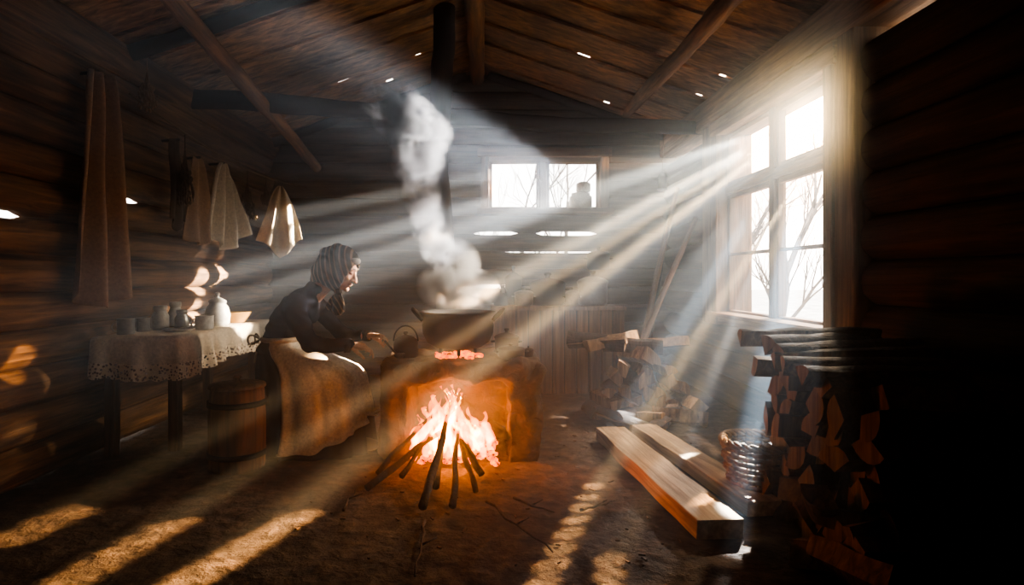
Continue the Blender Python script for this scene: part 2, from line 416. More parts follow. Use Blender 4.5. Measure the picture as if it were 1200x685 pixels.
# fire
fs=empty('fire_sticks')
ends=[(430,578),(444,560),(494,602),(508,578),(470,566),(530,600),(558,582),(566,562)]
for i,(u,v) in enumerate(ends):
    Y=F*CH/(v-325)+.02; b=px(u,v,Y); b.z=.022
    t=Vector((-.24+U(-.07,.08),3.66+U(-.04,.08),.30+U(-.10,.08)))
    d=(t-b).normalized(); p1=b+d*min((t-b).length*U(.9,1.06),.95)
    bm=bmesh.new(); n=9
    pts=[b.lerp(p1,k/n)+Vector((.022*nz((k*.3,i,0),1,i),.0,.018*nz((k*.3,i,5),1,i))) for k in range(n+1)]
    r=U(.013,.022)
    tube(bm,pts,[r*(1.1-.35*k/n) for k in range(n+1)],9,amp=.008,ns=25,seed=i)
    mk('stick_%d'%(i+1),bm,M_char,fs)
for i in range(6):
    bm=bmesh.new(); x=U(-.35,.05); y=U(3.65,3.9)
    tube(bm,[(x-.12,y+U(-.1,.1),.05),(x,y,.07+U(0,.1)),(x+.12,y+U(-.1,.1),.06+U(0,.1))],[.03,.033,.028],9,amp=.01,ns=20,seed=i)
    mk('log_%d'%(i+1),bm,M_char,fs)
fl=empty('fire_flames')
def tongues(n,mat,hs,rs,xr,yr,nm,zb=(.04,.12)):
    for i in range(n):
        bm=bmesh.new()
        x=-.22+random.gauss(0,xr); x=max(-.44,min(.04,x)); y=3.54+U(-yr,yr); z=U(*zb); h=U(*hs)*math.exp(-((x+.23)/.25)**2*.8); r=U(*rs)
        pts=[];rad=[];ph=U(0,6)
        K=16
        for k in range(K+1):
            t=k/K; pts.append((x+(-.24-x)*.25*t+.036*math.sin(ph+t*6)*t,y+.02*math.cos(ph+t*4)*t,z+h*t)); rad.append(max(.001,r*(math.sin(math.pi*min(1,(t*.75+.16)))**1.0)*(1-t)**.65*1.5))
        tube(bm,pts,rad,10,amp=.018,ns=16,seed=i)
        mk('%s_%d'%(nm,i+1),bm,mat,fl)
tongues(34,M_fl1,(.20,.42),(.015,.029),.15,.13,'flame_outer')
tongues(20,M_fl2,(.15,.34),(.007,.013),.10,.10,'flame_inner')
# ---------------------------------------------------------------- woman
WY=3.88; k_=WY/F
def W(u,v,dy=0): return Vector(((u-570)*k_,WY+dy,CH-(v-325)*k_))
wm=empty('woman')
def ringloft(bm,rings,seg=48,fold=None,sq=2.0,a0=0,a1=2*math.pi,closed=True,off=0):
    out=[]
    for j,(c,rx,ry,tilt) in enumerate(rings):
        ring=[]; n=seg if closed else seg+1
        for k in range(n):
            th=a0+(a1-a0)*k/seg; cs,sn=math.cos(th),math.sin(th)
            e=2/sq; X=(abs(cs)**e)*(1 if cs>0 else -1)*(rx+off); Y=(abs(sn)**e)*(1 if sn>0 else -1)*(ry+off)
            f=1+(fold(th,j) if fold else 0)
            v=Vector((X*f,Y*f,0)); v=Matrix.Rotation(tilt,3,'Y')@v
            ring.append(bm.verts.new(c+v))
        out.append(ring)
    for A,B in zip(out,out[1:]):
        n=len(A)
        for k in range(n if closed else n-1): bm.faces.new((A[k],A[(k+1)%n],B[(k+1)%n],B[k]))
    if closed:
        bm.faces.new(out[0]); bm.faces.new(out[-1])
    return out
bm=bmesh.new()
T=math.radians(28)
ringloft(bm,[(W(324,412),.125,.165,.1),(W(329,398),.105,.135,.25),(W(337,380),.114,.155,.4),(W(347,364),.112,.17,T),(W(357,351),.094,.165,T),(W(366,341),.066,.115,T),(W(375,333),.05,.058,T)],32)
ell(bm,W(355,366),(.105,.135,.095)); 
def limb(bm,pts,rad,seg=14):
    P=[];Rr=[]
    for i in range(len(pts)-1):
        for s in range(5):
            t=s/5; P.append(Vector(pts[i]).lerp(Vector(pts[i+1]),t)); Rr.append(rad[i]+(rad[i+1]-rad[i])*t)
    P.append(Vector(pts[-1])); Rr.append(rad[-1]); tube(bm,P,Rr,seg)
    for p,r in zip(pts,rad): ell(bm,p,r*1.01,sub=3)
limb(bm,[W(354,356,-.13),W(356,366,-.17),W(374,399,-.21),W(414,402,-.13)],[.074,.070,.056,.040])
limb(bm,[W(362,354,.12),W(366,364,.165),W(394,395,.17),W(430,394,.05)],[.07,.065,.05,.035])
jk=blob('jacket',bm,M_jacket,.012,3,wm)
for v in jk.data.vertices:
    p=v.co; n=v.normal
    v.co=p+n*(.009*math.sin(p.z*60+p.x*38+4*nz(p,6,2))*(.4+abs(nz(p,5,7)))+.006*nz(p,22,5))
bm=bmesh.new(); tube(bm,[W(409,402,-.14),W(415.5,402,-.128)],[.044,.043],16); tube(bm,[W(425,394,.065),W(431,394,.047)],[.038,.037],16); mk('cuffs',bm,M_jacket,wm)
lv=[(398,312,352,.145),(405,308,362,.165),(413,305,380,.185),(421,304,402,.20),(429,303,418,.212),(438,303,426,.22),(455,303,430,.23),(472,303,433,.24),(490,302,435,.25),(508,300,437,.265),(524.0,297,439,.285)]
def skrings(off=0):
    return [(W((a+b)/2,v),(b-a)/2*k_+off,ry+off,0) for (v,a,b,ry) in lv]
def fine(rings,m=4):
    out=[]
    for (c0,a0,b0,t0),(c1,a1,b1,t1) in zip(rings,rings[1:]):
        for s in range(m):
            t=s/m; out.append((c0.lerp(c1,t),a0+(a1-a0)*t,b0+(b1-b0)*t,0))
    out.append(rings[-1]); return out
def sfold(th,j):
    g=min(1,max(0,(j-6)/34)); return g*.055*math.sin(17*th+2.2*math.sin(3*th)+.6*math.sin(j*.12))+g*.02*math.sin(31*th+1)+.012*math.sin(11*th+j*.2)
bm=bmesh.new(); ringloft(bm,fine(skrings()),120,sfold,2.35); mk('skirt',bm,M_skirt,wm)
bm=bmesh.new()
rr=fine(skrings())
def afold(th,j): return sfold(th,j)*.95+.028
AA=-106
out=ringloft(bm,rr,90,afold,2.35,a0=math.radians(AA),a1=math.radians(48),closed=False)
for j,ring in enumerate(out):
    for k,v in enumerate(ring):
        th=math.radians(AA+(48-AA)*k/90)
        hem=W(0,518 if th<-1.5 else 518-34*min(1,(th+1.5)/1.2)).z+.006*math.sin(th*19)
        if v.co.z<hem: v.co.z=hem+.0001*j
o=mk('apron',bm,M_apron,wm); md=o.modifiers.new('s','SOLIDIFY'); md.thickness=.005
bm=bmesh.new(); rg=skrings(.012)[0]; pts=[rg[0]+Vector((math.cos(t)*rg[1],math.sin(t)*rg[2],.01)) for t in [2*math.pi*k/40 for k in range(40)]]
tube(bm,pts,.016,8,closed=True,flat=1.0)
for s in (-1,1):
    pts=[W(310,397)+Vector((-.03-.055*math.sin(t),s*.05*math.sin(t)*1.2,.03*math.sin(2*t)*s)) for t in [math.pi*k/12 for k in range(13)]]
    tube(bm,pts,.006,6)
    tube(bm,[W(309,398),W(303,408,s*.03),W(301,424,s*.04)],.006,6)
mk('apron_strings',bm,M_string,wm)
bm=bmesh.new()
for s in (-1,1):
    c=W(425,521,s*.09); ell(bm,(c.x,c.y,.045),(.12,.042,.045)); ell(bm,(c.x+.05,c.y,.04),(.085,.045,.038))
blob('shoes',bm,M_shoe,.01,2,wm)
bm=bmesh.new(); limb(bm,[W(368,345),W(384,330),W(392,322)],[.062,.052,.05]); blob('neck',bm,M_skin,.01,2,wm)
HM=Matrix.Translation(W(398,314))@Matrix.Rotation(math.radians(-8),4,'Z')@Matrix.Rotation(math.radians(24),4,'Y')@Matrix.Diagonal((1.14,1.14,1.14,1))
bm=bmesh.new()
ell(bm,(-.012,0,.025),(.098,.076,.092)); ell(bm,(.025,0,-.02),(.07,.066,.075)); ell(bm,(.05,0,-.062),(.045,.045,.045)); ell(bm,(.083,0,-.093),(.018,.02,.016))
ell(bm,(.078,0,.028),(.018,.055,.014))
for s in (-1,1):
    ell(bm,(.067,s*.034,-.022),(.024,.022,.022)); ell(bm,(.082,s*.028,.008),(.012,.016,.009)); ell(bm,(.103,s*.013,-.033),(.011,.009,.009)); ell(bm,(-.005,s*.078,-.01),(.018,.01,.032))
tube(bm,[(.086,0,.018),(.098,0,-.003),(.113,0,-.022),(.118,0,-.031),(.10,0,-.037)],[.009,.010,.012,.0125,.008],12)
ell(bm,(.118,0,-.03),.011,sub=2)
ell(bm,(.094,0,-.056),(.013,.022,.0055)); ell(bm,(.092,0,-.067),(.013,.019,.006))
blob('head',bm,M_skin,.0042,2,wm,mat4=HM)
bm=bmesh.new()
for s in (-1,1): ell(bm,(.0905,s*.028,.004),(.0055,.010,.0028),sub=2)
mk('eyes',bm,M_iron,wm,mat4=HM)
bm=bmesh.new()
for s in (-1,1): tube(bm,[(.093,s*.014,.029),(.094,s*.028,.034),(.082,s*.044,.030)],[.003,.004,.002],6)
ell(bm,(.06,0,.075),(.035,.06,.025))
mk('hair_and_brows',bm,M_hair,wm,mat4=HM)
bm=bmesh.new(); bmesh.ops.create_icosphere(bm,subdivisions=5,radius=1)
fd=Vector((.98,0,-.22)).normalized()
dele=[]
for f in list(bm.faces):
    c=f.calc_center_median().normalized()
    q=Vector((c.x,c.y*1.05,c.z*.85)).normalized()
    if q.dot(fd)>math.cos(math.radians(43)): dele.append(f)
bmesh.ops.delete(bm,geom=dele,context='FACES')
for v in bm.verts:
    d=v.co.normalized()
    p=Vector((d.x*.116-.006,d.y*.096,d.z*.122+.012))
    lo=max(0,-d.z); bk=max(0,-d.x)
    p+=Vector((-.055*bk*lo-.02*bk,0,-.09*lo*bk)); p.z-=.02*lo
    p.y*=1+.15*lo
    f=.006*math.sin(13*(d.x*.6+d.z*.5)+3*nz(d,1.5,1))+.004*math.sin(18*d.z+5*d.x+2*nz(d,2,2))
    p+=d*f*(.3+.7*bk+lo*.6)
    v.co=p
o=mk('headscarf',bm,M_scarf,wm,mat4=HM); md=o.modifiers.new('s','SOLIDIFY'); md.thickness=.006
bm=bmesh.new(); ell(bm,(.045,0,-.125),(.025,.025,.02))
mk('scarf_knot',bm,M_scarf,wm,mat4=HM)
kp=HM@Vector((.045,0,-.125))
for i,(dx,dy,L,wd) in enumerate(((.012,-.03,.15,.038),(-.03,.02,.12,.034))):
    bm=bmesh.new(); g=[]
    for a in range(13):
        t=a/12; row=[]
        for b in range(7):
            u=b/6-.5; wv=(.25+1.0*math.sin(math.pi*min(1,t*.72+.05)))*wd*(1.2 if t<.85 else 1.2-(t-.85)*5)
            row.append(bm.verts.new(kp+Vector((dx*t*1.5+u*wv*1.6,dy*math.sqrt(t)-.03*t+.012*math.sin(u*9+t*3),-L*t))))
        g.append(row)
    for a in range(12):
        for b in range(6): bm.faces.new((g[a][b],g[a][b+1],g[a+1][b+1],g[a+1][b]))
    o=mk('scarf_tail_%d'%(i+1),bm,M_scarf,wm); md=o.modifiers.new('s','SOLIDIFY'); md.thickness=.004
def hand(name,wrist,fwd,palmn,curl,side=1,sc=1.0,thumbcurl=.5):
    f=Vector(fwd).normalized(); pn=Vector(palmn); pn=(pn-f*pn.dot(f)).normalized(); sd=f.cross(pn)*side
    wrist=Vector(wrist); bm=bmesh.new()
    spec=[(.030,.088,(.040,.025,.020),.0088),(.010,.092,(.045,.028,.021),.0092),(-.010,.088,(.041,.026,.020),.0086),(-.029,.080,(.032,.020,.018),.0076)]
    for i,(o_,L,ph,r) in enumerate(spec):
        k0=wrist+sd*o_*.55*sc; k1=wrist+f*L*sc+sd*o_*sc
        tube(bm,[k0,k0.lerp(k1,.5),k1],[.017*sc,.0155*sc,.0115*sc],10); ell(bm,k1,.0115*sc,sub=2)
        p=k1; a=curl[i]*.6; P=[p]; rads=[r*sc*1.1]
        for j,l in enumerate(ph):
            d=f*math.cos(a)+pn*math.sin(a); p=p+d*l*sc+sd*o_*.05*sc; P.append(p); rads.append(r*sc*(1-.12*(j+1))); a+=curl[i]*(.95,.7,.5)[j]
        tube(bm,P,rads,10)
        for q,rq in zip(P,rads): ell(bm,q,rq*1.03,sub=2)
    b=wrist+f*.022*sc+sd*.026*sc+pn*.008*sc; d1=(sd*.75+f*.75+pn*.35).normalized(); d2=(f*.9+sd*.15+pn*thumbcurl).normalized()
    P=[b,b+d1*.034*sc,b+d1*.034*sc+d2*.032*sc,b+d1*.034*sc+d2*.055*sc+pn*.006]
    rr_=[.015*sc,.0125*sc,.0105*sc,.0085*sc]; tube(bm,P,rr_,10)
    for q,rq in zip(P,rr_): ell(bm,q,rq*1.02,sub=2)
    ell(bm,wrist-f*.015,(.026*sc,.026*sc,.026*sc),sub=2); tube(bm,[wrist-f*.05,wrist+f*.01],[.027*sc,.025*sc],12)
    return blob(name,bm,M_skin,.0036,1,wm)
hand('hand_near',W(416,402,-.125),(1,.15,-.12),(0,.35,-1),[.55,.7,.85,1.0],side=-1,thumbcurl=.5)
hand('hand_far',W(431,394,.045),(1,-.2,.02),(.0,-.25,-1),[1.25,1.3,1.35,1.4],side=1,thumbcurl=.9)
ld=empty('ladle')
hc=W(431,394,.045)+Vector((1,-.2,.02)).normalized()*.105+Vector((0,-.25,-1)).normalized()*.028
dr=(Vector((-.545,3.70,.628))-hc).normalized()
bm=bmesh.new(); e=Vector((-.56,3.70,.63)); tube(bm,[hc-dr*.10,hc,hc.lerp(e,.5),e],[.006,.007,.006,.006],8); mk('handle',bm,M_beamdk,ld)
bm=bmesh.new(); lathe(bm,(e.x+.02,e.y,e.z-.032),[(0,0),(.02,.004),(.032,.018),(.036,.034),(.032,.034),(.018,.01),(0,.006)],20); mk('ladle_bowl',bm,M_iron,ld)
# ---------------------------------------------------------------- barrel / churn
ch=empty('wooden_churn'); cx,cy=-1.455,3.49
bm=bmesh.new(); prof=[(.150,.0),(.155,.02),(.158,.15),(.158,.30),(.150,.44),(.146,.47),(.0,.47)]
lathe(bm,(cx,cy,-.005),[(0,0)]+prof,64)
for v in bm.verts:
    d=Vector((v.co.x-cx,v.co.y-cy)); 
    if d.length>.1:
        a=math.atan2(d.y,d.x); s=abs(math.sin(a*10)); f=1-(.03 if s<.16 else 0); v.co.x=cx+d.x*f; v.co.y=cy+d.y*f
M_churn=wood('churn_wood',(.05,.028,.015),(.26,.145,.072),'Z',s=26)
mk('staves',bm,M_churn,ch)
bm=bmesh.new()
for z in (.07,.36): lathe(bm,(cx,cy,z),[(.157,0),(.164,.0),(.164,.03),(.157,.03)],48)
mk('hoops',bm,M_iron,ch)
bm=bmesh.new(); lathe(bm,(cx,cy,.463),[(0,0),(.158,0),(.16,.006),(.155,.018),(.10,.026),(.03,.03),(.016,.034),(.013,.046),(.026,.054),(.02,.064),(0,.066)],40); mk('lid',bm,M_churn,ch)
# ---------------------------------------------------------------- table
tb=empty('table'); A=Vector((-2.375,3.60)); B=Vector((-1.90,3.66)); C=Vector((-1.86,5.12)); D=Vector((-2.375,5.12)); TZ=.735
bm=bmesh.new(); vb=[bm.verts.new((p.x,p.y,z)) for z in (TZ-.03,TZ) for p in (A,B,C,D)]
for q in ((0,1,2,3),(4,5,6,7),(0,1,5,4),(1,2,6,5),(2,3,7,6),(3,0,4,7)): bm.faces.new([vb[i] for i in q])
mk('table_top',bm,M_frame,tb,smooth=False)
for i,(x,y) in enumerate(((-2.33,3.72),(-2.0,3.84),(-1.95,5.0),(-2.33,5.0))):
    bm=bmesh.new(); box(bm,(x-.033,y-.033,-.01),(x+.033,y+.033,TZ-.03)); o=mk('leg_%d'%(i+1),bm,M_frameZ,tb,smooth=False); bevel(o,.008)
bm=bmesh.new(); box(bm,(-2.0,3.85,.62),(-1.975,5.0,.70)); mk('apron_rail',bm,M_frame,tb,smooth=False)
cl=empty('lace_tablecloth')
bm=bmesh.new(); per=[]
for P,Q in ((A,B),(B,C),(C,D)):
    n=int((Q-P).length/.012)
    for i in range(n): per.append(P.lerp(Q,i/n))
per.append(D)
rows=[]; nrow=14
for j in range(nrow+1):
    t=j/nrow; row=[]
    for i,p in enumerate(per):
        a=per[max(0,i-6)]; b=per[min(len(per)-1,i+6)]; tg=(b-a).normalized(); nn=Vector((tg.y,-tg.x))
        if p.x<-2.36 and j>0: nn=Vector((0,-1)) if p.y<4 else Vector((0,1))
        s=i*.012; wv=.018+.028*t*(1+math.sin(s*26+2*math.sin(s*7)))+.01*t*math.sin(s*55)
        L=.23+.03*math.sin(s*4); L+=(.012*abs(math.sin(s*38)) if j==nrow else 0)
        q=p+nn*(wv if j>0 else .004)
        row.append(bm.verts.new((max(q.x,-2.39),q.y,TZ+.006-L*t)))
    rows.append(row)
for j in range(nrow):
    for i in range(len(per)-1):
        f=bm.faces.new((rows[j][i],rows[j][i+1],rows[j+1][i+1],rows[j+1][i])); f.material_index=1 if j>=9 else 0
f=bm.faces.new(rows[0]); 
mk('cloth',bm,[M_cream,M_lace],cl)
def cup(name,c,r,h,mat,handle=True,taper=1.0):
    e=empty(name); bm=bmesh.new(); lathe(bm,c,[(0,0),(r*.92*taper,0),(r*taper,.006),(r,h*.95),(r*1.04,h),(r*.95,h),(r*.92*taper,.02),(0,.015)],28); mk('body',bm,mat,e)
    if handle:
        bm=bmesh.new(); pts=[Vector(c)+Vector((-(r+.028*math.sin(t))*.7,-(r+.028*math.sin(t))*.7,h*.5+h*.3*math.cos(t))) for t in [math.pi*k/8 for k in range(9)]]; tube(bm,pts,.005,6); mk('handle',bm,mat,e)
    return e
def jar(name,c,prof,mat):
    e=empty(name); bm=bmesh.new(); lathe(bm,c,prof,32); mk('body',bm,mat,e); return e
tz=TZ+.008
cup('tin_mug',(-2.27,3.76,tz),.05,.10,M_tin)
cup('tin_mug',(-2.28,3.97,tz),.042,.09,M_tin)
J=[(0,0),(.05,0),(.056,.01),(.056,.09),(.040,.12),(.038,.13),(.044,.135),(.044,.16),(.03,.165),(0,.165)]
jar('glass_jar',(-2.26,4.14,tz),J,M_glass); jar('glass_jar',(-2.14,4.2,tz),[(a*.85,b*.8) for a,b in J],M_tin)
jar('glass_jar',(-2.27,4.36,tz),[(a*.9,b*1.1) for a,b in J],M_glass)
jar('lidded_jug',(-1.99,4.42,tz),[(0,0),(.07,0),(.085,.02),(.09,.08),(.075,.14),(.055,.165),(.062,.175),(.062,.185),(.04,.20),(.014,.21),(.012,.225),(.02,.235),(.012,.248),(0,.25)],M_enamel)
cup('enamel_mug',(-1.945,4.12,tz),.06,.095,M_enamel)
cup('mixing_bowl',(-1.99,4.75,tz),.115,.085,M_yellow,False,.6)
jar('serving_plate',(-2.05,3.98,tz),[(0,0),(.07,0),(.10,.014),(.102,.017),(.07,.006),(0,.005)],M_enamel)
# ---------------------------------------------------------------- hanging things
def cloth(name,top,wt,wb,h,along=(0,1,0),out=(1,0,0),mat=M_cream,folds=3,amp=.03,point=0,seed=0,peg=True):
    e=empty(name); top=Vector(top); al=Vector(along).normalized(); ou=Vector(out).normalized(); bm=bmesh.new(); nu,nv=36,26; g=[]
    for j in range(nv+1):
        t=j/nv; row=[]
        w_=wt+(wb-wt)*(t**.7)
        for i in range(nu+1):
            u=i/nu-.5
            p=top+al*(u*w_+.02*nz((u*2,t*2,0),1,seed))+ou*(amp*(.5+.5*math.sin(u*folds*6.28+seed+t*1.5))*(.5+.5*t)+.015*nz((u*3,t*3,2),1,seed))
            p.z-=h*t*(1+point*(.5-abs(u)))-.02*t*math.sin(u*9+seed)
            row.append(bm.verts.new(p))
        g.append(row)
    for j in range(nv):
        for i in range(nu): bm.faces.new((g[j][i],g[j][i+1],g[j+1][i+1],g[j+1][i]))
    o=mk('fabric',bm,mat,e); md=o.modifiers.new('s','SOLIDIFY'); md.thickness=.004
    if peg:
        bm=bmesh.new(); tube(bm,[top+Vector((0,0,-.01))-ou*.09,top+Vector((0,0,.0))+ou*.04],.01,8); mk('peg',bm,M_beamdk,e)
    return e
cloth('hanging_coat_cloth',(-2.34,3.55,2.32),.14,.38,1.30,along=(.30,1,0),mat=M_brown,folds=2.2,amp=.11,point=.18,seed=1)
cloth('hanging_towel',(-2.30,4.72,2.05),.10,.30,.62,along=(.25,1,0),mat=M_brown,folds=2,seed=2,point=.3,amp=.05)
cloth('hanging_towel',(-2.24,5.02,2.06),.04,.46,.60,along=(.5,1,0),mat=M_cream,folds=3,seed=3,point=.45,amp=.09)
cloth('hanging_towel',(-1.99,5.75,1.98),.04,.42,.52,along=(.9,.5,0),out=(.5,-.8,0),mat=M_towel,folds=2.2,seed=4,point=.6,amp=.07,peg=False)
cloth('hanging_towel',(-2.31,4.42,2.12),.08,.16,.6,along=(.25,1,0),mat=M_herb,folds=2,seed=5,point=.2,amp=.04)
bm=bmesh.new(); ra=Vector((-2.33,3.9,2.30)); rb=Vector((-2.0,6.62,2.10))
tube(bm,[ra.lerp(rb,k/14)-Vector((0,0,.12*math.sin(math.pi*k/14))) for k in range(15)],.007,6); mk('drying_rope',bm,M_rope)
def herbs(name,top,L,n,spread,seed,mat=M_herb):
    random.seed(seed); e=empty(name); bm=bmesh.new(); top=Vector(top)
    for i in range(n):
        a=U(0,6.28); d=Vector((math.cos(a),math.sin(a),0))*spread*U(.2,1); l=L*U(.7,1)
        pts=[top,top+d*.25-Vector((0,0,l*.35)),top+d*.8-Vector((0,0,l*.75)),top+d-Vector((0,0,l))]
        tube(bm,pts,[.003,.003,.004,.002],5)
        for k in range(6):
            p=pts[1].lerp(pts[3],U(.1,1)); ell(bm,p+Vector((U(-.015,.015),U(-.015,.015),0)),(.008,.014,.02),sub=1)
    tube(bm,[top+Vector((0,0,.10)),top],.004,5); mk('bunch',bm,mat,e); return e
herbs('dried_herb_bunch',(-2.22,4.40,2.05),.45,22,.07,3)
herbs('dried_herb_bunch',(-2.20,5.50,1.98),.35,24,.09,4)
herbs('dried_herb_bunch',(-2.30,4.05,2.50),.28,20,.07,5,M_brown)
herbs('dried_herb_bunch',(-2.12,5.75,2.0),.22,18,.06,6)
random.seed(21)
# ---------------------------------------------------------------- back right: bench with pots
bn=empty('pot_bench')
part(bn,'bench_top',(.04,5.62,.79),(1.32,6.1,.83),M_churn)
for k in range(11): part(bn,'slat_%d'%(k+1),(.06+k*.115,5.66+U(0,.01),0),(.06+k*.115+.10,5.69+U(0,.01),.79),M_churn,.004)
part(bn,'back_legs',(.06,6.02,0),(1.30,6.06,.79),M_beamdk)
def pot2(name,x,y,r,h,mat,z=.83): lidpot(name,(x,y,z),r,h,mat)
pot2('stock_pot',.60,5.85,.17,.28,M_iron); pot2('stew_pot',.36,5.74,.09,.16,M_pot); pot2('stew_pot',.27,5.98,.085,.34,M_iron)
pot2('milk_can',1.04,5.85,.145,.30,M_pot); pot2('stew_pot',1.10,5.87,.11,.20,M_iron,1.175)
pot2('stew_pot',.82,5.70,.065,.16,M_pot)
kettle('kettle',(.14,5.8,.83),.07,.13,M_iron,spout=-1)
jar('crock',(1.05,6.66,1.866),[(0,0),(.11,0),(.125,.02),(.125,.13),(.10,.15),(.105,.17),(.06,.18),(0,.185)],M_enamel)
jar('crock',(1.08,6.66,2.052),[(0,0),(.07,0),(.08,.01),(.08,.09),(.05,.11),(0,.11)],M_enamel)
ln=empty('hanging_lantern'); lc=px(776,214,6.0)
bm=bmesh.new(); lathe(bm,lc,[(0,-.07),(.05,-.07),(.05,-.05),(.035,-.045),(.042,0),(.035,.05),(.05,.055),(.03,.09),(.012,.11),(0,.115)],20); mk('body',bm,M_iron,ln)
bm=bmesh.new(); tube(bm,[lc+Vector((0,0,.11)),Vector((lc.x+.02,lc.y,2.60))],.004,5); mk('cord',bm,M_rope,ln)
pole('leaning_pole',(1.12,5.15,0),(1.93,5.5,1.65),.028,.022,M_beam,.01,31)
pole('leaning_pole',(1.35,5.6,0),(1.92,6.0,2.0),.03,.022,M_beam,.01,32)
pole('leaning_pole',(1.55,5.9,0),(1.90,6.25,1.75),.025,.02,M_beamdk,.01,33)
# ---------------------------------------------------------------- firewood
def split(bm,c,dirv,L,r,roll,seed,wedge=1.7):
    m=axis_matrix((0,0,0),dirv); m=Matrix.Translation(Vector(c))@m@Matrix.Rotation(roll,4,'Z')
    sec=[(0,0)]; K=6
    for k in range(K+1):
        a=-wedge/2+wedge*k/K; sec.append((r*math.cos(a),r*math.sin(a)))
    cx_=r*.5; n=5; rings=[]
    for i in range(n+1):
        t=i/n; ring=[]
        for q in sec:
            p=Vector((q[0]-cx_,q[1],(t-.5)*L)); p.x+=.012*nz(p,7,seed); p.y+=.012*nz(p,7,seed+5)
            ring.append(bm.verts.new(m@p))
        rings.append(ring)
    S=len(sec)
    for A_,B_ in zip(rings,rings[1:]):
        for k in range(S):
            f=bm.faces.new((A_[k],A_[(k+1)%S],B_[(k+1)%S],B_[k])); f.material_index=0 if k in (0,S-1) else 1
    bm.faces.new(rings[0]); bm.faces.new(rings[-1])
bm=bmesh.new(); sd=0
for lay in range(6):
    nn=7-lay
    for k in range(nn):
        x=.86+.055*lay+k*.125+U(-.02,.02); sd+=1
        split(bm,(x,4.72+U(-.06,.06),.055+lay*.088),(U(-.25,.25),1,U(-.08,.08)),U(.38,.5),U(.075,.105),U(0,6.28),sd)
for k in range(9):
    split(bm,(U(.85,1.5),U(4.3,4.5),.05+U(0,.05)),(U(-1,1),U(-.8,.8),U(0,.15)),U(.35,.45),U(.06,.09),U(0,6),90+k)
for k in range(5): split(bm,(1.05+U(-.2,.35),4.65,.60+U(-.03,.03)),(1,U(-.5,.5),U(-.2,.2)),.45,.08,U(0,6),120+k)
mk('firewood_pile',bm,[M_split,M_bark],smooth=False)
bm=bmesh.new()
for lay in range(8):
    for k in range(5):
        sd+=1; y=2.12+k*.19+U(-.03,.03)
        split(bm,(1.66+U(-.09,.03),y,.06+lay*.086),(1,U(-.25,.25),U(-.05,.05)),U(.48,.58),U(.09,.115),U(0,6.28),sd,2.0)
for k in range(6):
    c=Vector((1.6+U(-.06,.06),2.35+k*.11,.71+.02*k)); split(bm,c,(1,U(-.5,.3),U(-.06,.08)),U(.6,.68),.085,math.pi/2+U(-.3,.3),300+k,1.2)
for k in range(10):
    split(bm,(U(1.25,1.5),U(2.1,2.65),.06+U(0,.16)),(U(-1,1),U(-1,1),U(-.1,.4)),U(.3,.42),U(.08,.11),U(0,6),330+k,2)
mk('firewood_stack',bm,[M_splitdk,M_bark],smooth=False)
def board(name,p0,p1,wd,th,seed,mat=M_plank):
    p0=Vector(p0);p1=Vector(p1);L=(p1-p0).length; bm=bmesh.new(); n=14; rings=[]
    for i in range(n+1):
        t=i/n; q=[(-wd/2,-th/2),(wd/2,-th/2),(wd/2,th/2),(wd*.1,th/2+.004),(-wd/2,th/2)]
        ring=[]
        for a,b in q:
            p=Vector((a,b,L*t)); p.x+=.012*nz(p,3,seed); p.y+=.004*nz(p,5,seed)
            if i in (0,n): p.z+=.02*nz(p,20,seed)
            ring.append(bm.verts.new(p))
        rings.append(ring)
    for A_,B_ in zip(rings,rings[1:]):
        for k in range(5): bm.faces.new((A_[k],A_[(k+1)%5],B_[(k+1)%5],B_[k]))
    bm.faces.new(rings[0]); bm.faces.new(rings[-1])
    o=mk(name,bm,mat,smooth=False,mat4=axis_matrix(p0,p1)); bevel(o,.004); return o
board('sawn_plank',(.98,2.50,.045),(.84,4.05,.045),.20,.085,1)
board('sawn_plank',(1.28,2.74,.04),(1.10,4.18,.04),.17,.07,2)
bk=empty('wicker_basket'); bc=Vector((1.36,2.98,0))
bm=bmesh.new()
for j in range(9):
    z=.03+j*.028; r=.12+.045*math.sin(j/9*1.6)
    pts=[bc+Vector(((r+.008*math.sin(k*math.pi*.5+ (j%2)*math.pi))*math.cos(2*math.pi*k/48),(r+.008*math.sin(k*math.pi*.5+(j%2)*math.pi))*math.sin(2*math.pi*k/48),z)) for k in range(48)]
    tube(bm,pts,.011,6,closed=True)
mk('weave',bm,M_wick,bk)
bm=bmesh.new()
for s in range(3):
    pts=[bc+Vector(((.17+.012*math.sin(k*.9+s*2.1))*math.cos(2*math.pi*k/60),(.17+.012*math.sin(k*.9+s*2.1))*math.sin(2*math.pi*k/60),.285+.012*math.cos(k*.9+s*2.1))) for k in range(60)]
    tube(bm,pts,.010,6,closed=True)
for k in range(24):
    a=2*math.pi*k/24; tube(bm,[bc+Vector((.11*math.cos(a),.11*math.sin(a),.0)),bc+Vector((.165*math.cos(a),.165*math.sin(a),.28))],.006,5)
lathe(bm,bc,[(0,.01),(.12,.01),(.12,.025),(0,.025)],24)
mk('rim_and_stakes',bm,M_wick,bk)
bm=bmesh.new()
for i in range(90):
    x,y=U(-1.0,1.4),U(2.2,4.2)
    if -1.4<x<-.6 and 3.5<y: continue
    a=U(0,6.28); l=U(.005,.015); m=Matrix.Translation((x,y,.002))@Matrix.Rotation(a,4,'Z')@Matrix.Rotation(U(-.3,.3),4,'Y')
    box(bm,(-l,-l*.35,-.003),(l,l*.35,.004),mt=m)
mk('wood_chips',bm,M_splitdk,smooth=False)
